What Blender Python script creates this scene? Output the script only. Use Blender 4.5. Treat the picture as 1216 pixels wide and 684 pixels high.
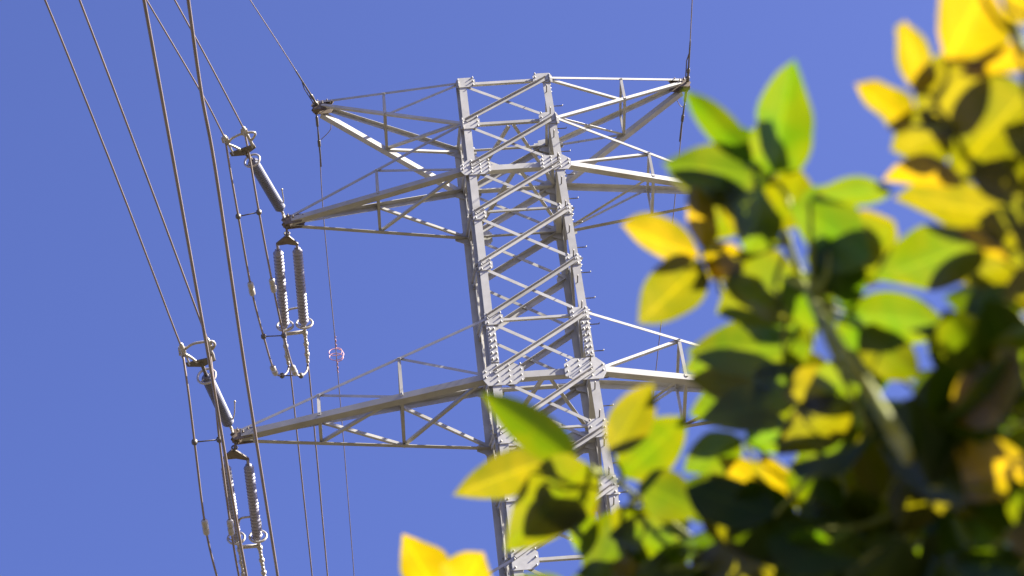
import bpy, math, random
import numpy as np
from mathutils import Vector as V, Matrix

random.seed(7)
SC = bpy.context.scene
for o in list(bpy.data.objects):
    bpy.data.objects.remove(o)
COL = SC.collection

# ------------------------------------------------------------------ camera
PW, PH, FMM = 1216, 684, 100.0
FP = FMM / 36 * PW
CAM = V((-3.69493, -38.27829, 1.6))
EL, AZ, RO = 0.808175, 0.0882643, -0.1294297
fw = V((math.sin(AZ) * math.cos(EL), math.cos(AZ) * math.cos(EL), math.sin(EL)))
rt0 = V((math.cos(AZ), -math.sin(AZ), 0)); up0 = rt0.cross(fw)
rt = rt0 * math.cos(RO) + up0 * math.sin(RO)
up = up0 * math.cos(RO) - rt0 * math.sin(RO)
cd = bpy.data.cameras.new('camera'); cam = bpy.data.objects.new('camera', cd); COL.objects.link(cam)
cam.matrix_world = Matrix(((rt.x, up.x, -fw.x, CAM.x), (rt.y, up.y, -fw.y, CAM.y), (rt.z, up.z, -fw.z, CAM.z), (0, 0, 0, 1)))
cd.lens = FMM; cd.sensor_width = 36; cd.clip_start = .05; cd.clip_end = 20000
cd.dof.use_dof = True; cd.dof.focus_distance = 56.0; cd.dof.aperture_fstop = 11.0; cd.dof.aperture_blades = 0
SC.camera = cam

# ------------------------------------------------------------------ light
SUN = V((.70, -.158, .60)).normalized()
s_el = math.asin(SUN.z); s_az = math.atan2(SUN.x, SUN.y)
w = bpy.data.worlds.new('World'); SC.world = w; w.use_nodes = True
nt = w.node_tree; bg = nt.nodes['Background']
sky = nt.nodes.new('ShaderNodeTexSky'); sky.sky_type = 'NISHITA'; sky.sun_disc = False
sky.sun_elevation = s_el; sky.sun_rotation = s_az; sky.altitude = 300
sky.air_density = 0.53; sky.dust_density = 1.2; sky.ozone_density = 4.0
tint = nt.nodes.new('ShaderNodeMix'); tint.data_type = 'RGBA'; tint.blend_type = 'MULTIPLY'; tint.inputs[0].default_value = 1
tint.inputs[7].default_value = (1.10, 0.99, 1.42, 1)
nt.links.new(sky.outputs[0], tint.inputs[6]); nt.links.new(tint.outputs[2], bg.inputs[0]); bg.inputs[1].default_value = 0.05
sl = bpy.data.lights.new('sun', 'SUN'); sl.energy = 5.0; sl.angle = math.radians(.5); sl.color = (1, .95, .86)
so = bpy.data.objects.new('sun', sl); COL.objects.link(so); so.location = (60, -40, 80)
so.rotation_euler = SUN.to_track_quat('Z', 'Y').to_euler()
SC.view_settings.view_transform = 'Standard'; SC.view_settings.look = 'None'
SC.view_settings.gamma = 1; SC.view_settings.exposure = 2.45; SC.view_settings.use_curve_mapping = False
SC.render.engine = 'CYCLES'
SC.cycles.max_bounces = 8; SC.cycles.transmission_bounces = 6

# ------------------------------------------------------------------ helpers
def ray(px, py):
    return (fw + rt * ((px - PW / 2) / FP) - up * ((py - PH / 2) / FP)).normalized()

def at(px, py, d):                       # point seen there at distance d
    return CAM + ray(px, py) * d

def on_slope(px, py, P, m):              # point seen there on the plane falling away from P (slope m) on both sides along the line
    r = ray(px, py)
    # near side (towards camera, y smaller): z = Pz + m*(y-Py)
    t = (P.z - CAM.z + m * (CAM.y - P.y)) / (r.z - m * r.y)
    return CAM + r * t

class MB:
    def __init__(s): s.v = []; s.f = []; s.sm = []
    def add(s, vs, fs, smooth=False):
        b = len(s.v); s.v += [tuple(x) for x in vs]
        s.f += [tuple(b + i for i in f) for f in fs]; s.sm += [smooth] * len(fs)
    def box(s, c, ax, ay, az):           # centre and three half-axis vectors
        c = V(c); vs = [c + ax * i + ay * j + az * k for i in (-1, 1) for j in (-1, 1) for k in (-1, 1)]
        s.add(vs, [(0, 1, 3, 2), (4, 6, 7, 5), (0, 4, 5, 1), (2, 3, 7, 6), (0, 2, 6, 4), (1, 5, 7, 3)])
    def prism(s, pts, d):                # polygon extruded along d
        n = len(pts); vs = [V(p) for p in pts] + [V(p) + d for p in pts]
        s.add(vs, [tuple(range(n - 1, -1, -1)), tuple(range(n, 2 * n))] + [(i, (i + 1) % n, n + (i + 1) % n, n + i) for i in range(n)])
    def tube(s, pts, r, n=8, caps=True):
        pts = [V(p) for p in pts]; rs = r if isinstance(r, (list, tuple)) else [r] * len(pts)
        vs = []; ref = None
        for i, p in enumerate(pts):
            t = (pts[min(i + 1, len(pts) - 1)] - pts[max(i - 1, 0)]).normalized()
            if ref is None: ref = t.orthogonal().normalized()
            ref = (ref - t * ref.dot(t)); ref = ref.normalized() if ref.length > 1e-6 else t.orthogonal().normalized()
            q = t.cross(ref)
            vs += [p + (ref * math.cos(a) + q * math.sin(a)) * rs[i] for a in [2 * math.pi * k / n for k in range(n)]]
        fs = [(i * n + k, i * n + (k + 1) % n, (i + 1) * n + (k + 1) % n, (i + 1) * n + k) for i in range(len(pts) - 1) for k in range(n)]
        if caps: fs += [tuple(range(n - 1, -1, -1)), tuple((len(pts) - 1) * n + k for k in range(n))]
        s.add(vs, fs, True)
    def lathe(s, p0, p1, prof, n=16):    # prof: list of (t along p0..p1 in metres, radius)
        p0 = V(p0); t = (V(p1) - p0).normalized()
        ref = t.orthogonal().normalized(); q = t.cross(ref)
        vs = [p0 + t * h + (ref * math.cos(2 * math.pi * k / n) + q * math.sin(2 * math.pi * k / n)) * r for h, r in prof for k in range(n)]
        fs = [(i * n + k, i * n + (k + 1) % n, (i + 1) * n + (k + 1) % n, (i + 1) * n + k) for i in range(len(prof) - 1) for k in range(n)]
        fs += [tuple(range(n - 1, -1, -1)), tuple((len(prof) - 1) * n + k for k in range(n))]
        s.add(vs, fs, True)
    def ring(s, c, nrm, R, r, n=28, m=8, sx=1.0, xdir=None):
        nrm = V(nrm).normalized(); a = V(xdir) if xdir else nrm.orthogonal()
        a = (a - nrm * a.dot(nrm)).normalized(); b = nrm.cross(a); vs = []
        for i in range(n):
            th = 2 * math.pi * i / n; e = a * math.cos(th) * sx + b * math.sin(th); ctr = V(c) + e * R; e = e.normalized()
            vs += [ctr + (e * math.cos(2 * math.pi * j / m) + nrm * math.sin(2 * math.pi * j / m)) * r for j in range(m)]
        fs = [(i * m + j, ((i + 1) % n) * m + j, ((i + 1) % n) * m + (j + 1) % m, i * m + (j + 1) % m) for i in range(n) for j in range(m)]
        s.add(vs, fs, True)
    def angle(s, p0, p1, a, b, size, th=.012, size2=None):   # L section: corner line p0-p1, flanges along a and b
        p0 = V(p0); p1 = V(p1); t = (p1 - p0).normalized()
        a = V(a); a = (a - t * a.dot(t)).normalized(); b = V(b); b = (b - t * b.dot(t)); b = (b - a * b.dot(a)).normalized()
        s2 = size2 or size
        pr = [(0, 0), (size, 0), (size, th), (th, th), (th, s2), (0, s2)]
        s.prism([p0 + a * x + b * y for x, y in pr], p1 - p0)
    def build(s, name, mat, parent=None):
        me = bpy.data.meshes.new(name); me.from_pydata(s.v, [], s.f); me.update()
        me.polygons.foreach_set('use_smooth', s.sm)
        import bmesh
        bm = bmesh.new(); bm.from_mesh(me); bmesh.ops.recalc_face_normals(bm, faces=bm.faces); bm.to_mesh(me); bm.free()
        me.materials.append(mat); o = bpy.data.objects.new(name, me); COL.objects.link(o)
        if parent:
            o.parent = parent; o.matrix_parent_inverse = Matrix.Translation(-parent.location)
        return o

def tag(o, label=None, cat=None, group=None, kind=None):
    for k, x in (('label', label), ('category', cat), ('group', group), ('kind', kind)):
        if x: o[k] = x
    return o

def empty(name, loc):
    o = bpy.data.objects.new(name, None); COL.objects.link(o); o.location = loc; o.empty_display_size = .2
    return o

def mat(name, col, rough=.6, metal=0., var=.15, scale=6., stain=None, spec=.5, bump=0., var_obj=0.):
    m = bpy.data.materials.new(name); m.use_nodes = True; n = m.node_tree.nodes; L = m.node_tree.links
    p = n['Principled BSDF']; p.inputs['Roughness'].default_value = rough; p.inputs['Metallic'].default_value = metal
    p.inputs['Specular IOR Level'].default_value = spec
    tc = n.new('ShaderNodeTexCoord'); nz = n.new('ShaderNodeTexNoise'); nz.inputs['Scale'].default_value = scale; nz.inputs['Detail'].default_value = 5
    L.new(tc.outputs['Object'], nz.inputs['Vector'])
    r = n.new('ShaderNodeValToRGB'); r.color_ramp.elements[0].position = .3; r.color_ramp.elements[1].position = .7
    r.color_ramp.elements[0].color = (*[c * (1 - var) for c in col], 1); r.color_ramp.elements[1].color = (*[min(1, c * (1 + var)) for c in col], 1)
    L.new(nz.outputs['Fac'], r.inputs[0]); out = r.outputs[0]
    if stain:
        n2 = n.new('ShaderNodeTexNoise'); n2.inputs['Scale'].default_value = scale * .35; n2.inputs['Detail'].default_value = 8
        L.new(tc.outputs['Object'], n2.inputs['Vector'])
        r2 = n.new('ShaderNodeValToRGB'); r2.color_ramp.elements[0].position = .56; r2.color_ramp.elements[1].position = .72
        L.new(n2.outputs['Fac'], r2.inputs[0])
        mx = n.new('ShaderNodeMix'); mx.data_type = 'RGBA'; L.new(r2.outputs[0], mx.inputs[0]); L.new(out, mx.inputs[6]); mx.inputs[7].default_value = (*stain, 1)
        out = mx.outputs[2]
    L.new(out, p.inputs['Base Color'])
    if var_obj:
        oi = n.new('ShaderNodeObjectInfo'); hs = n.new('ShaderNodeHueSaturation'); mr = n.new('ShaderNodeMapRange')
        mr.inputs[3].default_value = 1 - var_obj; mr.inputs[4].default_value = 1 + var_obj
        L.new(oi.outputs['Random'], mr.inputs[0]); L.new(mr.outputs[0], hs.inputs['Value']); L.new(out, hs.inputs['Color']); L.new(hs.outputs[0], p.inputs['Base Color'])
    if bump:
        b = n.new('ShaderNodeBump'); b.inputs['Strength'].default_value = bump; L.new(nz.outputs['Fac'], b.inputs['Height']); L.new(b.outputs[0], p.inputs['Normal'])
    return m

STEEL = mat('galvanised_steel', (0.300, 0.288, 0.258), .55, .0, .12, 3.0, stain=(0.2286, 0.2134, 0.1803), spec=.3, var_obj=.16)
PLATE = mat('galvanised_plate', (0.318, 0.307, 0.280), .55, .0, .12, 9.0, stain=(0.2540, 0.2388, 0.2032), spec=.3, var_obj=.08)
TIPST = mat('weathered_tip_steel', (0.1128, 0.0846, 0.0564), .6, .1, .3, 14., stain=(0.0658, 0.0470, 0.0329))
FITT = mat('aluminium_fitting', (0.3195, 0.2913, 0.2443), .42, .2, .12, 20.)
DFITT = mat('dark_fitting', (0.0940, 0.0799, 0.0611), .5, .3, .25, 25.)
WIRE = mat('aluminium_wire', (0.1786, 0.1410, 0.1128), .5, .2, .15, 2.0)
SHED = mat('pale_insulator', (0.205, 0.194, 0.235), .42, 0, .10, 4., spec=.4)
POLY_ = mat('grey_polymer_insulator', (.105, .108, .145), .5, 0, .12, 4., spec=.4)
PINK = mat('pink_plastic', (0.3947, 0.1786, 0.1598), .45, 0, .08, 12.)
GRND = mat('dry_ground', (0.0584, 0.0470, 0.0254), .95, 0, .3, .4, stain=(0.0343, 0.0406, 0.0152))
CONC = mat('concrete', (0.3571, 0.3383, 0.3101), .9, 0, .15, 5.)
BARK = mat('bark', (0.0846, 0.0658, 0.0423), .9, 0, .35, 30., bump=.4)
TWIG = mat('green_twig', (0.1598, 0.1692, 0.0282), .6, 0, .25, 20., spec=.15)

# ------------------------------------------------------------------ ground
g = MB(); g.add([(-9000, -9000, 0), (9000, -9000, 0), (9000, 9000, 0), (-9000, 9000, 0)], [(0, 1, 2, 3)])
tag(g.build('ground', GRND), 'dry grassy ground under the pylon', 'ground', kind='structure')

# ------------------------------------------------------------------ lattice tower
Z = {'0': 47.05, '1': 45.754, '2': 44.366, 'a': 42.954, 'b': 41.484, '3': 39.981, '4': 38.49, 'c': 36.958, 'd': 35.539, 'e': 33.953, 'f': 32.45}
ROWS = list('012ab34cdef')
LOW = [32.45, 30.6, 28.5, 26.0, 23.0, 19.5, 15.0, 9.0, 0.0]
def hw(z):
    if z >= 32.45: return .95 + .0048777 * (Z['2'] - z)
    return hw(32.45) + (32.45 - z) * .075
tower = tag(empty('lattice_tower', (0, 0, 0)), 'tall grey galvanised steel lattice pylon with stacked crossarms', 'pylon')
SG = {'FL': (-1, -1), 'FR': (1, -1), 'RL': (-1, 1), 'RR': (1, 1)}
def node(c, z, off=0): return V((SG[c][0] * (hw(z) + off), SG[c][1] * (hw(z) + off), z))
X, Y, ZZ = V((1, 0, 0)), V((0, 1, 0)), V((0, 0, 1))
LEG = .15
legs = {}
for c in SG:
    sx, sy = SG[c]; m = MB()
    for z0, z1 in ((Z['0'] + .10, Z['4'] + .55), (Z['4'] + .552, 32.45), (32.45, 0)):
        m.angle(node(c, z0), node(c, z1), X * -sx, Y * -sy, LEG if z0 > 40 else LEG * 1.1, .017)
        if sx < 0:                                   # outward flange added to the left legs so a shaded dark strip shows
            d = -sy * LEG * .95 if sy < 0 else -.02; wd = .06 if sy < 0 else .13
            q0, q1 = node(c, z0) + Y * d, node(c, z1) + Y * d
            m.prism([q0 + X * .002, q0 - X * wd, q0 - X * wd + Y * .017, q0 + X * .002 + Y * .017], q1 - q0)
    legs[c] = m.build('leg', STEEL, tower)
    if sy < 0:                                       # splice cover plates with two rows of bolts
        s = MB(); zc = (Z['3'] + Z['4']) / 2 + .05; p = node(c, zc)
        s.box(p + X * -sx * .095 + Y * -.012, X * .075, Y * .008, ZZ * .47)
        for k in range(6):
            for q in (.05, .135):
                b = p + X * -sx * q + ZZ * (.40 - .16 * k)
                s.lathe(b + Y * -.018, b + Y * -.045, [(0, .025), (.02, .025), (.021, .018), (.045, .018)], 6)
        s.build('splice_plate', PLATE, legs[c])
    if c == 'FR':                                    # climbing pegs, alternately on the two flanges
        for k in range(46):
            z = Z['0'] - .45 - .36 * k
            if z < 30: break
            m = MB(); p = node(c, z)
            if k % 2: m.tube([p + Y * .09, p + Y * .09 + X * .19, p + Y * .09 + X * .195 + ZZ * .03], .012, 6)
            else: m.tube([p - X * .10, p - X * .10 - Y * .17, p - X * .10 - Y * .175 + ZZ * .03], .012, 6)
            m.build('step_bolt', DFITT, legs[c])

FACES = {'front': ('FL', 'FR', -Y), 'rear': ('RL', 'RR', Y), 'left': ('FL', 'RL', -X), 'right': ('FR', 'RR', X)}
for fn, (cl, cr, n) in FACES.items():
    for i in range(len(ROWS) - 1):
        zt, zb = Z[ROWS[i]], Z[ROWS[i + 1]]
        # rising member, with an outstanding flange; falling member behind the legs
        A, B = node(cl, zb), node(cr, zt); t = (B - A).normalized(); h = (B - A).cross(n).normalized()
        if h.z < 0: h = -h
        ins = .07
        A2, B2 = A + t * ins, B - t * ins
        m = MB()
        # front: flange out; rear & sides: flange out of the body as well
        if fn == 'rear': m.angle(A2 + n * .012 + h * .05, B2 + n * .012 + h * .05, -h, -n, .115, .010, .085)
        else: m.angle(A2 + n * .026 + h * .045, B2 + n * .026 + h * .045, -h, n, .086, .010, .058)
        m.build('main_diagonal', STEEL, tower)
        A, B = node(cr, zb), node(cl, zt); t = (B - A).normalized(); h = (B - A).cross(n).normalized()
        if h.z < 0: h = -h
        m = MB(); m.angle(A + t * .1 - n * .022 + h * .035, B - t * .1 - n * .022 + h * .035, -h, n if fn == 'rear' else -n, .07, .008, .05)
        m.build('cross_diagonal', STEEL, tower)
    HS = {'0': .075, '1': .075, '2': .15, '3': .06, '4': .16, 'e': .07, 'f': .16, 'a': .05, 'c': .05}
    if fn == 'rear': HS.update({'1': .14, '2': .07, '3': .12, '4': .07})
    for r, sz in HS.items():
        z = Z[r] + (.14 if r in 'ac' else 0); A, B = node(cl, z), node(cr, z); t = (B - A).normalized()
        if r in 'ac' and fn != 'front': continue
        m = MB(); o = -n * (.046 if r in 'ac' else .024)
        m.angle(A + o - ZZ * sz * .5 + t * .05, B + o - ZZ * sz * .5 - t * .05, ZZ, -n, sz, .010, sz * .75)
        m.build('horizontal_strut', STEEL, tower)
    # gusset plates with bolts at both ends of every row
    GS = {'0': (.34, .30), '1': (.34, .36), '2': (.46, .44), 'a': (.26, .30), 'b': (.26, .30), '3': (.34, .32), '4': (.60, .56), 'c': (.34, .46), 'd': (.32, .46), 'e': (.46, .50), 'f': (.64, .62)}
    for r, (gw, gh) in GS.items():
        for c, sgn in ((cl, 1), (cr, -1)):
            p = node(c, Z[r]); t = (node(cr, Z[r]) - node(cl, Z[r])).normalized() * sgn
            big = r in '24f'
            out = -.16 if big and fn in ('front', 'rear') else (-.06 if r in '01' else -.012)
            xs = (out, gw)
            m = MB(); q = p + n * .0025
            zu, zd = gh * .5, -gh * .5
            pts = [(xs[0], zd * .45), (xs[0] + .08 if big else xs[0], zd), (xs[1] * .72, zd), (xs[1], zd * .55), (xs[1], zu * .55), (xs[1] * .72, zu), (max(xs[0], -.01), zu), (xs[0], zu * .35)]
            m.prism([q + t * x + ZZ * y for x, y in pts], n * .014)
            if fn != 'rear' or True:
                q2 = q + n * .014
                nr = 4 if big else 3; nc = 4 if big else 2
                for a in range(nr):
                    for b in range(nc):
                        x = xs[0] + .05 + (gw - xs[0] - .10) * b / (nc - 1); y = zd * .76 + (zu - zd) * .76 * a / (nr - 1)
                        if x < 0 and abs(y) > zu * .4: continue
                        bb = q2 + t * x + ZZ * (y + .02 * (b % 2))
                        long = .034
                        m.lathe(bb, bb + n * long, [(0, .021), (.016, .021), (.017, .014), (long, .013)], 6)
            m.build('gusset_plate', PLATE, tower)
# plan bracing inside the body at the crossarm levels
for r, rr in (('1', '1'), ('2', '2'), ('4', '4'), ('f', 'f')):
    z = Z[r] - .05
    mid = (node('FL', z) + node('FR', z)) / 2
    for c in ('RL', 'RR'):
        e = node(c, z); t = (e - mid).normalized(); m = MB()
        m.angle(mid + t * .1, e - t * .12, t.cross(ZZ), ZZ, .07, .008, .06); m.build('plan_brace', STEEL, tower)
m = MB()
for i in range(len(LOW) - 1):                        # body below the lowest crossarm, down to the footings
    zt, zb = LOW[i], LOW[i + 1]
    for fn, (cl, cr, n) in FACES.items():
        for A, B, o in ((node(cl, zb), node(cr, zt), .02), (node(cr, zb), node(cl, zt), -.022)):
            h = (B - A).cross(n).normalized()
            m.angle(A + n * o + h * .05, B + n * o + h * .05, -h, n * (1 if o > 0 else -1), .10, .01)
        if i and i < len(LOW) - 1: m.angle(node(cl, zt) - n * .045, node(cr, zt) - n * .045, ZZ, -n, .09, .01)
lb = m.build('lower_lattice', STEEL, tower)
for c in SG:
    p = node(c, 0); m = MB(); m.lathe(p - ZZ * .3, p + ZZ * .45, [(0, .5), (.62, .45), (.75, .35)], 20); m.build('footing', CONC, tower)

# ------------------------------------------------------------------ crossarms
def lerp(a, b, t): return a + (b - a) * t
def crossarm(sgn, zt, zm, tx, tz, sizes, stations, diag):
    arm = empty('crossarm', (sgn * hw(zm), 0, zm)); arm.parent = tower
    cf, cr = ('FL', 'RL') if sgn < 0 else ('FR', 'RR')
    tip = V((sgn * tx, 0, tz))
    N = {'A': node(cf, zt), 'B': node(cf, zm), 'C': node(cr, zt), 'D': node(cr, zm)}
    E = {'A': tip + V((-sgn * .10, -.07, .07)), 'B': tip + V((-sgn * .10, -.08, -.03)), 'C': tip + V((-sgn * .10, .07, .05)), 'D': tip + V((-sgn * .10, .08, -.05))}
    out = V((sgn, 0, 0))
    names = {'A': 'tie_member', 'B': 'main_chord', 'C': 'tie_member', 'D': 'main_chord'}
    P = lambda k, t: lerp(E[k], N[k], t)
    def bar(name, a, b, fa, fb, sz, parent=arm, sz2=None):
        m = MB(); m.angle(a, b, fa, fb, sz, max(.007, sz * .09), sz2); return m.build(name, STEEL, arm)
    for k in 'ABCD':
        fr = -1 if k in 'AB' else 1; topk = k in 'AC'
        fa = ZZ * (-1 if topk else 1); fb = Y * (1 if k == 'D' and sizes['D'] > .1 else -fr)
        o = Y * fr * .012 + ZZ * (sizes[k] * .5 if topk else -sizes[k] * .5)
        bar(names[k], E[k] + o, N[k] + o, fa, fb, sizes[k])
    br = sizes['s']
    for i, t in enumerate(stations):
        for (k1, k2, nn) in (('A', 'B', -Y), ('B', 'D', -ZZ), ('D', 'C', Y), ('C', 'A', ZZ)):
            a, b = P(k1, t), P(k2, t); d = (b - a).normalized()
            bar('frame_strut', a - d * .02, b + d * .02, out, -nn, br)
    for (k1, t1, k2, t2, nn) in diag:
        a, b = P(k1, t1), P(k2, t2); d = (b - a).normalized(); side = d.cross(nn)
        o = -nn * .02 - side.normalized() * br * .5
        bar('lattice_brace', a + o, b + o, side, nn if nn.y > 0 else -nn, br)
    # tip: two cheek plates, a hanger lug and bolts
    m = MB()
    for s in (-1, 1):
        m.prism([tip + V((-sgn * .42, s * .075, .12)), tip + V((sgn * .04, s * .06, .11)), tip + V((sgn * .10, s * .055, -.02)), tip + V((sgn * .02, s * .06, -.16)), tip + V((-sgn * .30, s * .075, -.12))], Y * s * .014)
        for q in range(4):
            b = tip + V((-sgn * (.04 + .1 * q), s * .089, .05 - .05 * (q % 2)))
            m.lathe(b, b + Y * s * .07, [(0, .022), (.025, .022), (.026, .012), (.07, .012)], 6)
    m.box(tip + V((sgn * .0, 0, -.02)), X * .07, Y * .054, ZZ * .10)
    m.build('tip_plate', TIPST, arm)
    # gussets where the rear members reach the body
    for k in 'CD':
        yo = -.02 if k == 'D' else -.038; p = N[k] + Y * yo; m = MB()
        m.prism([p + V((0, 0, .22)), p + V((sgn * .30, 0, .05)), p + V((sgn * .30, 0, -.08)), p + V((0, 0, -.26)), p + V((-sgn * .22, 0, -.16)), p + V((-sgn * .22, 0, .16))], Y * -.012)
        m.build('arm_gusset', PLATE, arm)
    return tip

def mirror_diags(sgn, kind):
    f, b = -Y, Y
    if kind == 'top': return [('B', .47, 'A', 1, f), ('D', .47, 'C', 1, b), ('D', .47, 'B', 1, -ZZ)]
    if kind == 'mid': return [('A', .5, 'B', 1, f), ('C', .5, 'D', 1, b)] + ([('D', .5, 'B', 1, -ZZ)] if sgn < 0 else [('B', .5, 'D', 1, -ZZ)])
    return [('A', .65, 'B', 1, f), ('A', .32, 'B', .65, f), ('C', .65, 'D', 1, b), ('C', .32, 'D', .65, b)] + \
        ([('D', .65, 'B', 1, -ZZ), ('D', .32, 'B', .65, -ZZ)] if sgn < 0 else [('B', .65, 'D', 1, -ZZ), ('B', .32, 'D', .65, -ZZ)])
TIP = {}
for sgn, S in ((-1, 'L'), (1, 'R')):
    TIP['top' + S] = crossarm(sgn, Z['0'], Z['1'], 3.911, 47.70, {'A': .055, 'B': .065, 'C': .085, 'D': .12, 's': .055}, [.47], mirror_diags(sgn, 'top'))
    TIP['mid' + S] = crossarm(sgn, Z['1'], Z['2'], 4.642, 44.18, {'A': .06, 'B': .125, 'C': .11, 'D': .08, 's': .055}, [.5], mirror_diags(sgn, 'mid'))
    TIP['low' + S] = crossarm(sgn, Z['3'], Z['4'], 5.765, 38.33, {'A': .06, 'B': .145, 'C': .12, 'D': .08, 's': .06}, [.32, .65], mirror_diags(sgn, 'low'))
    TIP['base' + S] = crossarm(sgn, Z['e'], Z['f'], 4.75, 32.35, {'A': .06, 'B': .125, 'C': .11, 'D': .08, 's': .055}, [.5], mirror_diags(sgn, 'mid'))

# ------------------------------------------------------------------ insulators, conductors, earth wires
def px(n, P): return n * (V(P) - CAM).length / FP      # picture pixels to metres at that place
def smooth(pts, n=6):                                  # Catmull-Rom through the points
    P = [2 * pts[0] - pts[1]] + list(pts) + [2 * pts[-1] - pts[-2]]; out = []
    for i in range(1, len(P) - 2):
        for k in range(n):
            t = k / n
            out.append(.5 * ((2 * P[i]) + (P[i + 1] - P[i - 1]) * t + (2 * P[i - 1] - 5 * P[i] + 4 * P[i + 1] - P[i + 2]) * t * t + (3 * P[i] - P[i - 1] - 3 * P[i + 1] + P[i + 2]) * t ** 3))
    return out + [P[-2]]
def sheds(m, a, b, n, R, r):
    L = (b - a).length; pr = [(0, r * .9), (.04, r * .9)]
    for i in range(n):
        h = .05 + (L - .1) * i / n; p = (L - .1) / n
        pr += [(h, r), (h + p * .14, r), (h + p * .24, R * .95), (h + p * .40, R), (h + p * .70, R * .97), (h + p * .80, r)]
    pr += [(L - .05, r), (L, r * .9)]
    m.lathe(a, b, pr, 18)
def extend(pts, L, sag=0.0):                           # carry a wire on, straight, beyond the picture
    d = (pts[-1] - pts[-2]).normalized(); return pts + [pts[-1] + d * L * k / 12 + ZZ * sag * (k / 12) ** 2 for k in range(1, 13)]

SN, SF = .10, -.10                                      # fall of the near and the far span at the tower
def near(P, L): return [on_slope(x, y, P, SN) for x, y in L]
def far(P, L): return [on_slope(x, y, P, SF) for x, y in L]

def wire(name, pts, r, label, cat, group=None, mat_=None, n=8):
    m = MB(); m.tube(pts, r, n); o = m.build(name, mat_ or WIRE); return tag(o, label, cat, group)

def near_string(P, a, b, ring_r, yoke, clamps, racket, prongs, horn, label):
    A, B, = near(P, [a, b]); root = tag(empty('tension_insulator', A), label, 'insulator', 'insulators on the left crossarms')
    m = MB(); sheds(m, A, B, 28, .112, .072); m.build('insulator', POLY_, root)
    d = (B - A).normalized()
    m = MB(); m.tube([P + V((-.04, -.02, .02)), A + (P - A) * .3, A], .028, 8); m.ring(P + (A - P) * .55, d.cross(ZZ), .05, .016); m.build('shackle', FITT, root)
    m = MB(); c = B + d * -.02; m.ring(c, d, px(ring_r, c), .022, 32, 8)
    for k in range(3):
        e = (d.orthogonal().normalized()); e = Matrix.Rotation(k * 2.094, 3, d) @ e
        m.tube([c, c + e * px(ring_r, c)], .012, 6)
    m.build('grading_ring', FITT, root)
    m = MB(); y = near(P, yoke); m.tube([B, (y[0] + y[1]) / 2], .035, 8); n = (y[1] - y[0]).cross(d).normalized(); yd = (y[1] - y[0]).normalized()
    q = [y[0] - yd * .06 + d * .07, y[1] + yd * .06 + d * .07, y[1] + yd * .06 - d * .03, (y[0] + y[1]) / 2 - d * .13, y[0] - yd * .06 - d * .03]
    m.prism([v - n * .012 for v in q], n * .024); m.build('yoke_plate', DFITT, root)
    for cl, yy in zip(clamps, y):
        u, v = near(P, cl); m = MB(); m.tube([u, u + (v - u) * .25, u + (v - u) * .3, v], [.03, .052, .05, .04], 8)
        m.tube([yy, yy + (u - yy) * .5 + d * .03, u + (v - u) * .4], .022, 6)
        for k in range(3): w_ = u + (v - u) * (.35 + .2 * k); m.box(w_, X * .065, Y * .02, ZZ * .03)
        m.build('clamp', FITT, root)
    for L in [racket] + prongs:
        m = MB(); m.tube(smooth(near(P, L)), .025, 8); m.build('arcing_arm', FITT, root)
    m = MB(); h = smooth(near(P, horn)); m.tube(h, .012, 6); m.lathe(h[0] - ZZ * .0, h[0] + (h[0] - h[1]).normalized() * .05, [(0, .012), (.01, .02), (.04, .02), (.05, .01)], 8); m.build('arcing_horn', FITT, root)

def far_string(P, apex, yl, yr, ins, rings, low, hang, label, arc):
    ap = far(P, [apex])[0]; root = tag(empty('double_insulator', ap), label, 'insulator', 'insulators on the left crossarms')
    m = MB(); m.tube([P - ZZ * .14, ap], .024, 8); m.ring(P + (ap - P) * .45, X, .055, .017); m.ring(P + (ap - P) * .75, Y, .05, .017); m.build('shackle', DFITT, root)
    L, R = far(P, [yl, yr]); dd = V((0, .03, -.01)); u = (R - L).normalized()
    nn = u.cross(ap - (L + R) / 2).normalized(); dn = ((L + R) / 2 - ap).normalized()
    m = MB(); m.prism([v - nn * .02 for v in (ap - dn * .04 + u * .04, R + u * .03 - dn * .02, R + u * .03 + dn * .03, (L + R) / 2 - dn * .01, L - u * .03 + dn * .03, L - u * .03 - dn * .02, ap - dn * .04 - u * .04)], nn * .04); m.build('yoke_plate', TIPST, root)
    ends = []
    for (a, b), (c, r), top in zip(ins, rings, (L, R)):
        A, B = far(P, [a, b]); m = MB(); sheds(m, A, B, 22, px(6.2, A), px(4.2, A)); m.tube([top, A], .03, 8); m.build('insulator', SHED, root)
        C = far(P, [c])[0]; d = (B - A).normalized(); m = MB(); m.ring(C, d, px(r, C), .023, 32, 8)
        e = (R - L).normalized()
        for sg in (-1, 1): m.tube([B + d * .1, C + e * sg * px(r, C)], .013, 6)
        m.build('grading_ring', FITT, root); ends.append(B)
    l0, l1 = far(P, low); m = MB(); m.tube([l0, l1], .04, 8)
    for e, q in zip(ends, (l0, l1)): m.tube([e, q], .035, 8)
    m.build('yoke_bar', FITT, root)
    m = MB(); m.tube(smooth(far(P, arc)), .022, 8); m.build('arcing_arm', FITT, root)
    for L_ in hang:
        q = far(P, L_); m = MB(); n = 9; m.tube(q, .016, 6); a, b = q[0], q[-1]
        for k in range(n):
            c = a + (b - a) * ((k + .5) / n); t = (b - a).normalized()
            m.lathe(c - t * .05, c + t * .05, [(0, .016), (.02, .038 if k % 3 else .055), (.08, .038 if k % 3 else .055), (.1, .016)], 8)
        m.build('link_rod', FITT, root)

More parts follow.
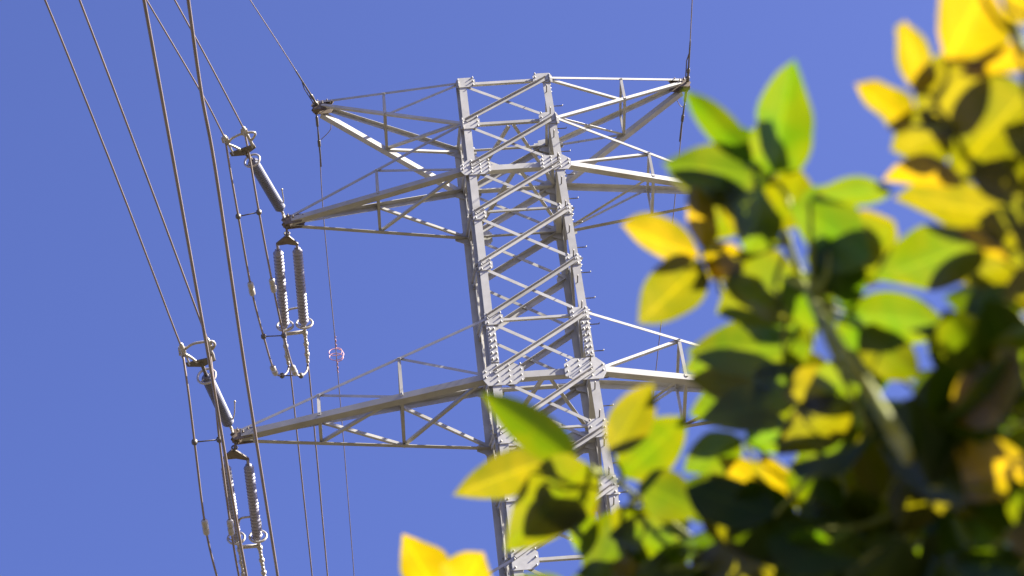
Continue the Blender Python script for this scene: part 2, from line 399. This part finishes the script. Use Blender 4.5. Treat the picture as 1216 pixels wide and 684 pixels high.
def jumper(P0, P1, lines, spacers, weights, label, ksp=None):
    # the loop hangs in the upright plane through both clamps
    d = V((P1.x - P0.x, P1.y - P0.y, 0)); 
    def on(x, y, f):
        r = ray(x, y)
        Yp = P0.y + (P1.y - P0.y) * f; t = (Yp - CAM.y) / r.y; return CAM + r * t
    root = tag(empty('jumper_loop', P0), label, 'cable', 'jumper cables of the left circuit')
    W = []
    for L in lines:
        n = len(L); pts = [on(x, y, f) for x, y, f in L]; W.append(pts)
        m = MB(); m.tube(smooth(pts), .021, 8); m.build('jumper_wire', WIRE, root)
    for (i, j) in spacers:
        a, b = W[0][i], W[1][j]; m = MB(); m.tube([a, b], .014, 6); t = (b - a).normalized()
        for q in (a, b): m.lathe(q - ZZ * .06, q + ZZ * .06, [(0, .03), (.03, .055), (.09, .055), (.12, .03)], 10)
        m.build('spacer', DFITT, root)
    for k, i in weights:
        q = W[k][i]; t = (W[k][i + 1] - W[k][i - 1]).normalized(); m = MB()
        m.lathe(q - t * .17, q + t * .17, [(0, .04), (.03, .062), (.15, .064), (.16, .05), (.18, .05), (.19, .064), (.31, .062), (.34, .04)], 10); m.build('weight', FITT, root)

M, Lw, Tp, TR, Bs = TIP['midL'], TIP['lowL'], TIP['topL'], TIP['topR'], TIP['baseL']
near_string(M, (334, 249), (299, 190), 9.5, [(277.5, 183), (300, 175)], [[(266, 161), (268.5, 170)], [(289, 151), (291, 161)]],
            [(271, 170), (276, 164), (288, 158.5), (299, 157), (303, 158.5), (301.5, 163), (297, 168)], [[(270, 171), (278, 174), (286, 178)], [(294, 160), (297, 166), (301, 173)]],
            [(335, 226), (336.5, 239), (333.5, 250)], 'single grey insulator pulled up and left from the upper left crossarm tip')
near_string(Lw, (272, 504), (245, 446), 11, [(225.5, 433), (252, 427)], [[(215, 408), (217.5, 424)], [(246, 402), (250, 418)]],
            [(219, 415), (229, 408.5), (242, 406), (252, 405.5), (255, 409), (253.5, 413), (250, 415)], [[(219, 420), (226, 424), (234, 430)], [(250, 415), (253, 421), (254, 427)]],
            [(278.8, 478), (278, 493), (273, 504)], 'single grey insulator pulled up and left from the lower left crossarm tip')
far_string(M, (341, 282), (329.5, 290), (352.5, 290), [((330, 297), (338, 388)), ((353, 295), (361, 385))], [((338.5, 387), 9.5), ((361.5, 384), 9.5)],
           [(337, 397), (362, 394)], [[(337, 397), (340, 413), (342.5, 433)], [(362, 394), (363.5, 412), (365.5, 431)]],
           'pair of white ribbed insulators hanging below the upper left crossarm tip', [(341, 384), (341, 370), (348, 366.5), (356, 367), (357, 380)])
far_string(Lw, (278, 536), (267, 544), (294, 545), [((268, 553), (281, 641)), ((295, 552), (306, 640))], [((280.5, 639), 10), ((306.5, 637), 10)],
           [(284, 650), (308, 648)], [[(284, 650), (287, 670), (291, 694)], [(308, 648), (311, 670), (315, 692)]],
           'pair of white ribbed insulators hanging below the lower left crossarm tip', [(284, 636), (284, 618), (294, 614), (307, 615), (310, 630)])
# jumpers: (pixel, pixel, share of the way from the near clamp to the far clamp)
nM = near(M, [(268, 166)])[0]; fM = far(M, [(343, 436)])[0]
jumper(nM, fM, [[(267.5, 165, 0), (273, 200, .08), (283, 257, .22), (298.5, 343, .5), (313, 399.5, .72), (325.5, 440, .93), (335, 446, .97), (341, 442, 1), (343, 434, 1)],
                [(290, 155, 0), (297, 190, .08), (307.5, 252, .22), (324, 339, .5), (337, 398.5, .72), (349, 440, .93), (357.5, 446, .97), (364, 441, 1), (365.5, 432, 1)]],
       [(2, 2), (4, 4), (6, 6)], [(0, 3), (1, 3), (0, 5), (1, 5)], 'twin cable loop with weights hanging beside the upper pair of white insulators')
nL = near(Lw, [(217, 420)])[0]; fL = far(Lw, [(291, 694)])[0]
jumper(nL, fL, [[(217, 420, 0), (224, 468, .08), (231, 525, .22), (244, 626, .5), (259, 690, .72), (272, 735, .93), (282, 741, .97), (288, 737, 1), (291, 694, 1)],
                [(249, 415, 0), (255, 466, .08), (260.5, 522, .22), (274, 626, .5), (285, 690, .72), (297, 735, .93), (306, 741, .97), (312, 737, 1), (315, 692, 1)]],
       [(2, 2), (4, 4), (6, 6)], [(0, 3), (1, 3), (0, 5), (1, 5)], 'twin cable loop with weights hanging beside the lower pair of white insulators')
# near span
CG = 'conductors running up out of the picture'
wire('conductor', extend(smooth(near(M, [(267, 164), (240, 112), (174, 0)])), 160, 9), .0165, 'thin conductor leaving the outer clamp of the upper grey insulator', 'power line', CG)
wire('conductor', extend(smooth(near(M, [(290, 154), (248, 74), (207.5, 0)])), 160, 9), .0165, 'thin conductor leaving the inner clamp of the upper grey insulator', 'power line', CG)
wire('conductor', extend(smooth(near(Lw, [(216, 411), (209, 396), (150, 241), (81, 67), (53.5, 0)])), 160, 9), .018, 'thin conductor leaving the outer clamp of the lower grey insulator, farthest left', 'power line', CG)
wire('conductor', extend(smooth(near(Lw, [(247, 405), (238, 381), (180, 225), (129, 90), (94.5, 0)])), 160, 9), .018, 'thin conductor leaving the inner clamp of the lower grey insulator', 'power line', CG)
wire('conductor', extend(smooth(near(Bs, [(294, 692), (278, 603), (261, 503), (250, 438), (238, 370), (212, 225), (171, 0)])), 160, 9), .024, 'thick brownish conductor passing in front of the lower grey insulator', 'power line', CG)
wire('conductor', extend(smooth(near(Bs, [(331, 692), (299, 490), (285, 400), (255.5, 200), (239, 110), (223.5, 0)])), 160, 9), .024, 'thick brownish conductor crossing the tip of the lower left crossarm', 'power line', CG)
# dead-end fittings of the two thick conductors at the crossarm below the picture
q = near(Bs, [(294, 690), (331, 690)]); root = tag(empty('tension_insulator', Bs), 'grey insulator at the crossarm below the picture, holding both thick conductors', 'insulator', 'insulators on the left crossarms')
e = (q[0] + q[1]) / 2 + V((.05, .35, -.02)); m = MB(); a0 = Bs + (e - Bs) * .06; sheds(m, a0, e, 28, .112, .072); m.build('insulator', POLY_, root)
for v in q:
    m = MB(); m.tube([e, (e + v) / 2, v], [.03, .05, .045], 8); m.build('clamp', FITT, root)
m = MB(); m.tube([Bs, a0], .03, 8); m.build('shackle', FITT, root)
# far span
FG = 'conductors running down behind the pylon'
wire('conductor', extend(smooth(far(M, [(343, 434), (345.8, 450), (355, 537), (370.7, 684)])), 320, 26), .0165, 'conductor running down from the left link rod of the upper white insulators', 'power line', FG)
wire('conductor', extend(smooth(far(M, [(365.5, 432), (367.5, 447), (376.5, 545), (389, 684)])), 320, 26), .0165, 'conductor running down from the right link rod of the upper white insulators', 'power line', FG)
wire('conductor', extend(far(Lw, [(291, 694), (300, 780)]), 320, 26), .0165, 'conductor running down from the left link rod of the lower white insulators', 'power line', FG)
wire('conductor', extend(far(Lw, [(315, 692), (323, 775)]), 320, 26), .0165, 'conductor running down from the right link rod of the lower white insulators', 'power line', FG)
# earth wires with their dead-end grips and bonding tails
def earth_wire(P, up_px, down_px, la, lb, loop):
    u = near(P, up_px); root = tag(empty('earth_wire', u[0]), la, 'earth wire')
    m = MB(); m.tube(extend(smooth(u), 160, 9), .0115, 6); m.build('strand', WIRE, root)
    d = (u[1] - u[0]).normalized(); m = MB(); m.tube([P, u[0], u[0] + d * .15], .02, 6)
    g0 = u[0]; m.tube([g0, g0 + d * 1.0, g0 + d * 1.1], [.021, .018, .012], 6); sd = d.cross(ZZ).normalized() * .05
    m.tube([g0 + sd, g0 + d * .5 + sd, g0 + d * .75], .012, 6)
    m.lathe(g0 - d * .12, g0 + d * .28, [(0, .025), (.05, .04), (.13, .04), (.14, .025), (.24, .025), (.27, .035), (.36, .035), (.4, .018)], 8); m.build('dead_end_grip', DFITT, root)
    m = MB(); m.tube(smooth(near(P, loop)), .009, 6); m.build('bonding_tail', WIRE, root)
    v = far(P, down_px); root = tag(empty('earth_wire', v[0]), lb, 'earth wire')
    m = MB(); m.tube(extend(smooth(v), 320, 26), .0105, 6); m.build('strand', WIRE, root)
    d = (v[1] - v[0]).normalized(); m = MB(); m.tube([P - ZZ * .1, v[0]], .02, 6)
    m.lathe(v[0], v[0] + d * 1.3, [(0, .015), (.02, .03), (.25, .03), (.28, .014), (.5, .02), (.9, .02), (1.3, .011)], 8)
    m.lathe(v[0] + d * .6, v[0] + d * .8, [(0, .015), (.03, .034), (.17, .034), (.2, .015)], 8); m.build('dead_end_grip', DFITT, root)
earth_wire(Tp, [(375, 122), (340, 66), (297, 0)], [(376, 138), (379, 170), (382.5, 234), (388, 300), (397.6, 400), (400.5, 435), (409, 537), (420.5, 684)],
           'thin earth wire slanting up left from the top left crossarm tip', 'thin earth wire dropping from the top left crossarm tip past the pink coil',
           [(388, 126), (393, 148), (391, 156), (381, 166)])
earth_wire(TR, [(817, 92), (819, 60), (822, 0)], [(815, 108), (812, 130), (805, 200), (797, 280), (785.5, 379.5), (773, 495), (766, 557), (757, 684)],
           'thin earth wire rising steeply from the top right crossarm tip', 'thin earth wire dropping from the top right crossarm tip behind the leaves',
           [(803, 116), (806, 123), (810, 127), (814, 124)])
def diverter(P, c, c2, label):
    a, b = far(P, [c, c2]); d = (b - a).normalized(); R = px(8.6, a)
    x1 = (X - d * X.dot(d)).normalized(); y1 = d.cross(x1); hel = []
    for k in range(0, 241):
        t = k / 240; ang = 2 * math.pi * (8 * t if t < .36 else 2.88 + (t - .36) / .28 * 2.3 if t < .64 else 5.18 + 8 * (t - .64))
        r = .016 + (R - .016) * max(0, min(1, (t - .34) / .05, (.66 - t) / .05))
        hel.append(a + d * ((t - .5) * 1.05) + (x1 * math.cos(ang) + y1 * math.sin(ang)) * r)
    m = MB(); m.tube(hel, .009, 6); tag(m.build('bird_diverter', PINK), label, 'bird diverter', 'pink coils on the earth wires')
diverter(Tp, (399.5, 421), (400.6, 436), 'pink coil on the left earth wire above the lower crossarm')
diverter(TR, (767, 557), (765.5, 572), 'pink coil on the right earth wire, partly hidden by leaves')

# ------------------------------------------------------------------ the leafy tree close to the camera
def leaf_mat(name, base, trans, mixf, rough=.38, var=.25):
    m = bpy.data.materials.new(name); m.use_nodes = True; N = m.node_tree.nodes; L = m.node_tree.links
    p = N['Principled BSDF']; out = N['Material Output']; p.inputs['Roughness'].default_value = rough; p.inputs['Specular IOR Level'].default_value = .18
    uv = N.new('ShaderNodeUVMap'); sp = N.new('ShaderNodeSeparateXYZ'); L.new(uv.outputs[0], sp.inputs[0])
    def math_(op, a, b=None):
        q = N.new('ShaderNodeMath'); q.operation = op
        for i, v in enumerate((a, b)):
            if v is None: continue
            if hasattr(v, 'links'): L.new(v, q.inputs[i])
            else: q.inputs[i].default_value = v
        return q.outputs[0]
    du = math_('ABSOLUTE', math_('SUBTRACT', sp.outputs[0], .5))
    rib = math_('LESS_THAN', du, .022)
    vv = math_('FRACT', math_('MULTIPLY', math_('SUBTRACT', sp.outputs[1], math_('MULTIPLY', du, .55)), 9))
    vein = math_('LESS_THAN', math_('ABSOLUTE', math_('SUBTRACT', vv, .5)), .05)
    ln = math_('MAXIMUM', rib, math_('MULTIPLY', vein, .4))
    tc = N.new('ShaderNodeTexCoord'); nz = N.new('ShaderNodeTexNoise'); nz.inputs['Scale'].default_value = 38; nz.inputs['Detail'].default_value = 4
    L.new(tc.outputs['Object'], nz.inputs['Vector'])
    oi = N.new('ShaderNodeObjectInfo')
    f = math_('ADD', math_('MULTIPLY', math_('SUBTRACT', nz.outputs['Fac'], .5), 2.0), math_('ADD', math_('MULTIPLY', math_('SUBTRACT', oi.outputs['Random'], .5), .8), math_('MULTIPLY', math_('MULTIPLY', du, du), 2.2)))
    def varied(col, alt):
        mx = N.new('ShaderNodeMix'); mx.data_type = 'RGBA'; mx.inputs[6].default_value = (*col, 1); mx.inputs[7].default_value = (*alt, 1)
        L.new(math_('ADD', f, .36), mx.inputs[0]); mx.clamp_factor = True
        m2 = N.new('ShaderNodeMix'); m2.data_type = 'RGBA'; L.new(math_('MULTIPLY', ln, .45), m2.inputs[0]); L.new(mx.outputs[2], m2.inputs[6]); m2.inputs[7].default_value = (min(1, col[0] * 1.6 + .04), min(1, col[1] * 1.5 + .04), col[2] * 1.5, 1)
        return m2.outputs[2]
    L.new(varied(base[0], base[1]), p.inputs['Base Color'])
    tr = N.new('ShaderNodeBsdfTranslucent'); L.new(varied(trans[0], trans[1]), tr.inputs['Color'])
    ms = N.new('ShaderNodeMixShader'); ms.inputs[0].default_value = mixf
    L.new(p.outputs[0], ms.inputs[1]); L.new(tr.outputs[0], ms.inputs[2]); L.new(ms.outputs[0], out.inputs['Surface'])
    return m
YOUNG = leaf_mat('young_yellow_leaf', ((0.1504, 0.1128, 0.0075), (0.1128, 0.1034, 0.0075)), ((0.235, 0.15, 0.001), (0.12, 0.10, 0.001)), 0.7)
GREEN = leaf_mat('bright_green_leaf', ((0.0376, 0.0799, 0.0075), (0.0301, 0.0658, 0.0056)), ((0.05, 0.105, 0.001), (0.10, 0.12, 0.001)), 0.62)
MID = leaf_mat('mid_green_leaf', ((0.0329, 0.0583, 0.0047), (0.0423, 0.0564, 0.0047)), ((0.056, 0.088, 0.0008), (0.11, 0.105, 0.0008)), 0.66)
LEMON = leaf_mat('lemon_leaf', ((0.0846, 0.0752, 0.0056), (0.0658, 0.0658, 0.0056)), ((0.125, 0.10, 0.001), (0.075, 0.075, 0.001)), 0.72)
OLIVE = leaf_mat('olive_leaf', ((0.0376, 0.0432, 0.0038), (0.0470, 0.0423, 0.0038)), ((0.09, 0.084, 0.0008), (0.155, 0.12, 0.0008)), 0.66)
DARK = leaf_mat('shaded_green_leaf', ((0.0132, 0.0301, 0.0038), (0.0188, 0.0301, 0.0038)), ((0.038, 0.068, 0.0006), (0.07, 0.085, 0.0006)), 0.55)  # shade inside the crown put into a darker, less translucent green
KM = {'Y': YOUNG, 'G': GREEN, 'O': OLIVE, 'D': DARK, 'M': MID, 'L': LEMON}

rl = random.Random(11)
def leaf_geo(Pb, Pt, wd, nrm, fold, curl, wave, NL=11, NW=6, skew=.75):
    ax = Pt - Pb; L = ax.length; a = ax.normalized(); n = (nrm - a * nrm.dot(a)).normalized(); b = a.cross(n)
    vs, uvs, fs = [], [], []
    for i in range(NL + 1):
        t = i / NL; hwid = .5 * wd * max(.012, math.sin(math.pi * min(.999, t ** skew)) ** .72) * (1 - .25 * max(0, t - .8) / .2)
        for j in range(NW + 1):
            u = j / NW * 2 - 1
            z = -abs(u) * hwid * fold * -1 + curl * L * (t * (1 - t)) * 1.0 + wave * hwid * math.sin(t * 9 + (3 if u > 0 else 0)) * u * u
            vs.append(Pb + a * (t * L) + b * (u * hwid * math.cos(fold * .6)) + n * z); uvs.append((j / NW, t))
    for i in range(NL):
        for j in range(NW):
            k = i * (NW + 1) + j; fs.append((k, k + 1, k + NW + 2, k + NW + 1))
    return vs, fs, uvs
class LB:
    def __init__(s): s.v = []; s.f = []; s.uv = []
    def add(s, g):
        b = len(s.v); s.v += [tuple(x) for x in g[0]]; s.f += [tuple(b + i for i in f) for f in g[1]]; s.uv += g[2]
    def build(s, name, mats, parent, mi=None):
        me = bpy.data.meshes.new(name); me.from_pydata(s.v, [], s.f); lay = me.uv_layers.new(name='UVMap')
        for lp in me.loops: lay.data[lp.index].uv = s.uv[lp.vertex_index]
        for x in mats: me.materials.append(x)
        me.polygons.foreach_set('use_smooth', [True] * len(s.f))
        if mi: me.polygons.foreach_set('material_index', mi)
        me.update(); o = bpy.data.objects.new(name, me); COL.objects.link(o); o.parent = parent; o.matrix_parent_inverse = Matrix.Translation(-parent.location); return o

BASE = V((CAM.x + .95, CAM.y + 2.0, 0))
tree = tag(empty('leafy_tree', BASE), 'tree with broad yellow and green leaves, sunlit, close in front of the pylon', 'tree')

# the crown leans so that its leaves face the sun: it comes nearer towards the upper right
def depth(x, y, d): return 2.27 - .75 * (1.9 * (x - 900) + 1.28 * (350 - y)) / 1469 + d
# branches: (pixel, pixel, offset in depth)
BR = [
    [(1230, 900, 0.03), (1150, 690, 0.03), (1090, 570, 0.03), (1068, 525, -.40), (1036, 470, -.42), (985, 392, -.38), (955, 335, 0.03), (935, 285, 0.03), (915, 205, 0.03)],
    [(1330, 860, 0.03), (1310, 620, 0.03), (1300, 420, 0.03), (1240, 270, 0.03), (1160, 190, 0.03), (1120, 110, 0.03)],
    [(1150, 690, 0.03), (1000, 720, 0.03), (880, 680, 0.03), (770, 600, 0.03), (715, 560, 0.03)],
    [(1068, 525, 0.03), (1140, 420, 0.03), (1225, 330, 0.03), (1290, 300, 0.03)],
    [(935, 285, 0.03), (880, 300, 0.03), (835, 300, 0.03)],
    [(880, 680, 0.03), (720, 760, 0.03), (580, 740, 0.03), (525, 712, 0.03)],
    [(1040, 480, 0.03), (960, 600, 0.03), (930, 640, 0.03)],
    [(1240, 270, 0.03), (1225, 100, 0.03), (1200, 20, 0.03), (1190, -40, 0.03)],
    [(1150, 690, 0.03), (1105, 595, 0.03), (1125, 545, 0.03)],
]
BP = []
branch_mb = []
for i, L in enumerate(BR):
    pts = smooth([at(q[0], q[1], depth(*q)) for q in L], 8); n = len(pts); r0 = (.0068, .012, .006, .0055, .004, .005, .004, .006, .0045)[i]
    m = MB(); m.tube(pts, [r0 * (1 - .68 * k / n) * (1 + .18 * (k % 8 == 0)) for k in range(n)], 8); branch_mb.append(m)
    BP += [(p, i, r0 * (1 - .68 * k / n)) for k, p in enumerate(pts) if not (i == 0 and 10 < k < 40)]
fork = at(1280, 1010, 2.8)
tr = smooth([BASE, BASE + V((.03, .02, .8)), BASE * .4 + fork * .6 + V((.06, 0, 0)), fork], 6)
m = MB(); m.tube(tr, [.05 - .026 * k / len(tr) for k in range(len(tr))], 12); m.build('trunk', BARK, tree)
for i, j in ((0, 0), (1, 1)):
    q = BR[i][0]; e = at(q[0], q[1], depth(*q)); branch_mb[i].tube(smooth([fork, (fork + e) / 2 + V((.01, 0, 0)), e], 4), [.022, .02, .018, .016, .014, .0125, .011, .010, .009], 8)

# leaves: base pixel, tip pixel, width, kind, distance
LV = [
 (1046, 436, 958, 482, 58, 'G', -0.02), (1000, 455, 930, 470, 48, 'O', -0.02), 
 (970, 396, 812, 440, 66, 'M', 0.09), (955, 452, 818, 492, 56, 'M', 0.07), (935, 474, 816, 450, 46, 'O', 0.03), (1150, 205, 1216, 232, 44, 'L', -0.03), (1050, 330, 985, 300, 44, 'M', 0.04), (1012, 475, 922, 540, 54, 'O', -0.03), (985, 300, 1010, 372, 52, 'G', -0.05), (1020, 390, 1092, 450, 50, 'M', -0.04), (880, 520, 812, 560, 44, 'M', 0.0),
 # upper right, yellow against the sky
 (1088, 112, 1074, 25, 50, 'Y', -0.005), (1122, 76, 1172, -22, 86, 'Y', -0.000), (1082, 150, 1016, 100, 52, 'Y', 0.002), (1096, 152, 1168, 72, 80, 'L', 0.018),
 (1128, 150, 1058, 178, 62, 'L', 0.010), (1222, 105, 1128, 214, 92, 'L', 0.017), (1142, 212, 1048, 214, 42, 'Y', -0.029),
 (1230, 68, 1142, 86, 34, 'Y', 0.008), (1212, 262, 1062, 236, 62, 'L', 0.016), (1260, 300, 1160, 262, 64, 'L', -0.015),
 (1225, 20, 1180, -30, 60, 'Y', -0.020), (1255, 190, 1190, 150, 60, 'L', 0.002), (1240, 230, 1160, 210, 58, 'L', 0.003), (1200, 300, 1135, 278, 34, 'Y', -0.029),
 # bright green shoot in the middle
 (918, 205, 944, 71, 62, 'G', -0.014), (914, 208, 945, 118, 62, 'G', 0.012), (893, 195, 812, 107, 40, 'G', 0.006), (908, 212, 786, 194, 54, 'M', -0.004),
 (830, 302, 738, 266, 50, 'Y', 0.002), (834, 296, 826, 220, 40, 'Y', -0.024), (834, 312, 758, 384, 56, 'L', -0.005), (962, 238, 1060, 226, 32, 'G', -0.020), (938, 246, 1034, 306, 82, 'G', -0.025),
 (928, 264, 858, 210, 62, 'G', 0.010), (905, 262, 846, 232, 50, 'O', 0.003), (902, 232, 792, 206, 44, 'M', -0.001), (900, 245, 858, 208, 40, 'G', 0.014), (965, 410, 815, 418, 62, 'M', 0.025), (960, 470, 830, 500, 54, 'M', 0.002), (1000, 300, 1062, 262, 50, 'O', 0.033), (1216, 310, 1120, 330, 60, 'O', 0.017),
 (924, 274, 952, 202, 56, 'M', 0.017), (886, 300, 905, 225, 54, 'G', -0.017), (846, 330, 872, 290, 50, 'Y', 0.008), (880, 310, 838, 330, 30, 'Y', -0.002), (870, 235, 850, 285, 40, 'M', 0.029), (905, 200, 868, 150, 34, 'G', 0.011),
 (950, 330, 850, 372, 84, 'M', 0.002), (1165, 286, 1038, 332, 66, 'M', 0.004), (1000, 372, 1126, 386, 54, 'G', -0.018), (1016, 370, 1046, 466, 68, 'G', -0.019),
 (975, 330, 1060, 268, 56, 'M', 0.002), (985, 350, 980, 280, 46, 'G', -0.025), (930, 330, 990, 392, 60, 'G', -0.011), (990, 405, 1070, 440, 40, 'M', 0.002),
 # right edge, mostly leaves with shade put into their green
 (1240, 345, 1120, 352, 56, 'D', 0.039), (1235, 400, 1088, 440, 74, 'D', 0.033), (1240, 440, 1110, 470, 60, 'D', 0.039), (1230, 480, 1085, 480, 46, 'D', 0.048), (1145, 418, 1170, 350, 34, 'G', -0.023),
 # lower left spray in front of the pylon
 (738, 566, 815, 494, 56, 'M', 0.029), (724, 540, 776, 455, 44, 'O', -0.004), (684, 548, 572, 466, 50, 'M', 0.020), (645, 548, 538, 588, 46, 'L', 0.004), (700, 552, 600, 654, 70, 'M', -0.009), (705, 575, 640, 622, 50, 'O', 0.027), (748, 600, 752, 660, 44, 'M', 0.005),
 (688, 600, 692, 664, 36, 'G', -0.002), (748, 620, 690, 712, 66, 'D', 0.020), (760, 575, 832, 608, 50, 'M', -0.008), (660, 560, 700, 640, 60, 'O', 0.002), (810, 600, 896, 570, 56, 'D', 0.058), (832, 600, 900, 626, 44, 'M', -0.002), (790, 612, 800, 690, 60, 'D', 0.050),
 (528, 712, 478, 634, 60, 'Y', 0.007), (540, 716, 574, 656, 60, 'Y', 0.008), (752, 720, 748, 660, 50, 'Y', -0.016), (690, 720, 600, 690, 40, 'G', -0.011),
 # lower middle
 (934, 624, 852, 543, 60, 'Y', -0.009), (936, 610, 905, 540, 50, 'Y', 0.001), (930, 640, 862, 600, 44, 'Y', -0.026), (885, 530, 938, 505, 50, 'G', 0.005), (1055, 520, 922, 520, 62, 'M', 0.022), (1035, 540, 960, 590, 50, 'M', 0.024), (1010, 610, 1046, 578, 36, 'Y', -0.029),
 (1124, 545, 1146, 652, 74, 'Y', 0.008), (1060, 560, 1110, 520, 50, 'G', -0.021), (1000, 500, 1070, 560, 60, 'M', 0.004), (960, 640, 870, 690, 70, 'D', 0.044), (1090, 640, 990, 690, 70, 'M', 0.027), (1110, 600, 1050, 640, 56, 'O', 0.009), (1170, 620, 1240, 580, 60, 'M', 0.027), (1190, 600, 1200, 700, 70, 'D', 0.042),
 (900, 470, 960, 440, 50, 'M', 0.002), (930, 420, 985, 480, 56, 'M', 0.003), (1100, 500, 1180, 540, 60, 'D', 0.027),
]
def make_leaf(q, wscale=1.0, loose=.10):
    bx, by, tx, ty, wd, kd, d = q
    db = depth(bx, by, d); dt = depth(tx, ty, d) + rl.uniform(-.03, .03)
    Pb, Pt = at(bx, by, db), at(tx, ty, dt); d = (db + dt) / 2; v = (CAM - (Pb + Pt) / 2).normalized()
    rnd = V((rl.gauss(0, 1), rl.gauss(0, 1), rl.gauss(0, 1)))
    hint = {'Y': -v * .55 + SUN * .85, 'G': -v * .8 + SUN * .42, 'O': -v + SUN * .3, 'M': -v + SUN * .3, 'L': -v * .8 + SUN * .5, 'D': -v - SUN * .35}[kd] + rnd * loose
    ax = (Pt - Pb).normalized(); n = (hint - ax * hint.dot(ax)).normalized(); c = max(.5, abs(n.dot(v)))
    wm = wd * d / FP * min(1 / c, 1.22) * 1.0 * wscale
    return leaf_geo(Pb, Pt, wm, n, rl.uniform(.10, .45), rl.uniform(-.22, .16), rl.uniform(-.2, .2), skew=rl.uniform(.70, .98)), Pb
def petiole(Pb, d):
    p, i, r = min(BP, key=lambda b: (b[0] - Pb).length)
    L = (p - Pb).length
    if L > .30: return
    mid = (p + Pb) / 2 + V((rl.uniform(-.1, .1), rl.uniform(-.1, .1), -.08)) * L
    branch_mb[i].tube(smooth([p, mid, Pb], 4), [min(r, .003)] * 3 + [.0022] * 3 + [.0016] * 3, 6)
nleaf = 0
for q in LV:
    g, Pb = make_leaf(q); b = LB(); b.add(g); b.build('leaf', [KM[q[5]]], tree); petiole(Pb, q[6]); nleaf += 1

# the rest of the crown, farther back and beyond the frame
POLY = [(770, 720), (800, 640), (880, 640), (960, 560), (960, 470), (1060, 500), (1100, 420), (1216, 360), (1300, 340), (1420, 380), (1560, 960), (640, 960), (700, 740)]
def inside(x, y):
    c = False
    for i in range(len(POLY)):
        (x0, y0), (x1, y1) = POLY[i], POLY[i - 1]
        if (y0 > y) != (y1 > y) and x < (x1 - x0) * (y - y0) / (y1 - y0) + x0: c = not c
    return c
def filler(n, xr, yr):
    out = []
    while len(out) < n:
        x, y = rl.uniform(*xr), rl.uniform(*yr)
        if not inside(x, y): continue
        d = rl.uniform(-.22, .04) if x < 1230 else rl.uniform(0, .25); s = 1; L = rl.uniform(75, 125) * s; a = rl.uniform(0, 2 * math.pi)
        deep = (x - 900) / 316 + (y - 500) / 184
        kd = rl.choices('YGMOD', [.06, .14, .3, .12, .38 + .15 * max(0, deep)])[0]  # more of the shade-coloured leaves towards the lower right
        out.append((x, y, x + L * math.cos(a), y + L * math.sin(a), L * rl.uniform(.48, .68), kd, d))
    return out
def cluster(n, poly, dr, kinds, wts, lr=(70, 110)):
    out = []
    xs, ys = [p[0] for p in poly], [p[1] for p in poly]; tries = 0
    while len(out) < n and tries < 5000:
        tries += 1; x, y = rl.uniform(min(xs), max(xs)), rl.uniform(min(ys), max(ys)); c = False
        for i in range(len(poly)):
            (x0, y0), (x1, y1) = poly[i], poly[i - 1]
            if (y0 > y) != (y1 > y) and x < (x1 - x0) * (y - y0) / (y1 - y0) + x0: c = not c
        if not c: continue
        d = rl.uniform(*dr); L = rl.uniform(*lr); a = rl.uniform(0, 2 * math.pi)
        out.append((x - L * .5 * math.cos(a), y - L * .5 * math.sin(a), x + L * .5 * math.cos(a), y + L * .5 * math.sin(a), L * rl.uniform(.5, .68), rl.choices(kinds, wts)[0], d))
    return out
FC = cluster(3, [(860, 240), (950, 240), (1015, 300), (1010, 350), (1070, 390), (1050, 480), (900, 470), (850, 440), (860, 350)], (-.01, .06), 'YGML', [.06, .3, .44, .2], (66, 104)) \
   + cluster(6, [(760, 625), (820, 610), (840, 690), (700, 700), (740, 660)], (-.01, .06), 'GMD', [.12, .4, .48]) \
   + cluster(1, [(1110, 90), (1216, 30), (1216, 250), (1130, 190)], (-.01, .05), 'YL', [.25, .75]) \
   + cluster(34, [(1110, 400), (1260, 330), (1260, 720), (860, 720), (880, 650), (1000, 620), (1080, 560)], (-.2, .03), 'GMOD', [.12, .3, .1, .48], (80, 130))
F1 = filler(50, (760, 1240), (300, 720)); F2 = filler(80, (640, 1560), (-60, 960))
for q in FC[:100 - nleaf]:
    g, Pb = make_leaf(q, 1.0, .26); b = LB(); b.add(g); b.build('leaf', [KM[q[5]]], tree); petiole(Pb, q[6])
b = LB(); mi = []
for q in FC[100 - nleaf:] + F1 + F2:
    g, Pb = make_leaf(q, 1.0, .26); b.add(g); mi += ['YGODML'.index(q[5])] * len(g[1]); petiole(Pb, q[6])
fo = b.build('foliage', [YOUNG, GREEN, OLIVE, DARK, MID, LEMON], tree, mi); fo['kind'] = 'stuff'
for i, m in enumerate(branch_mb): m.build('branch', TWIG, tree)
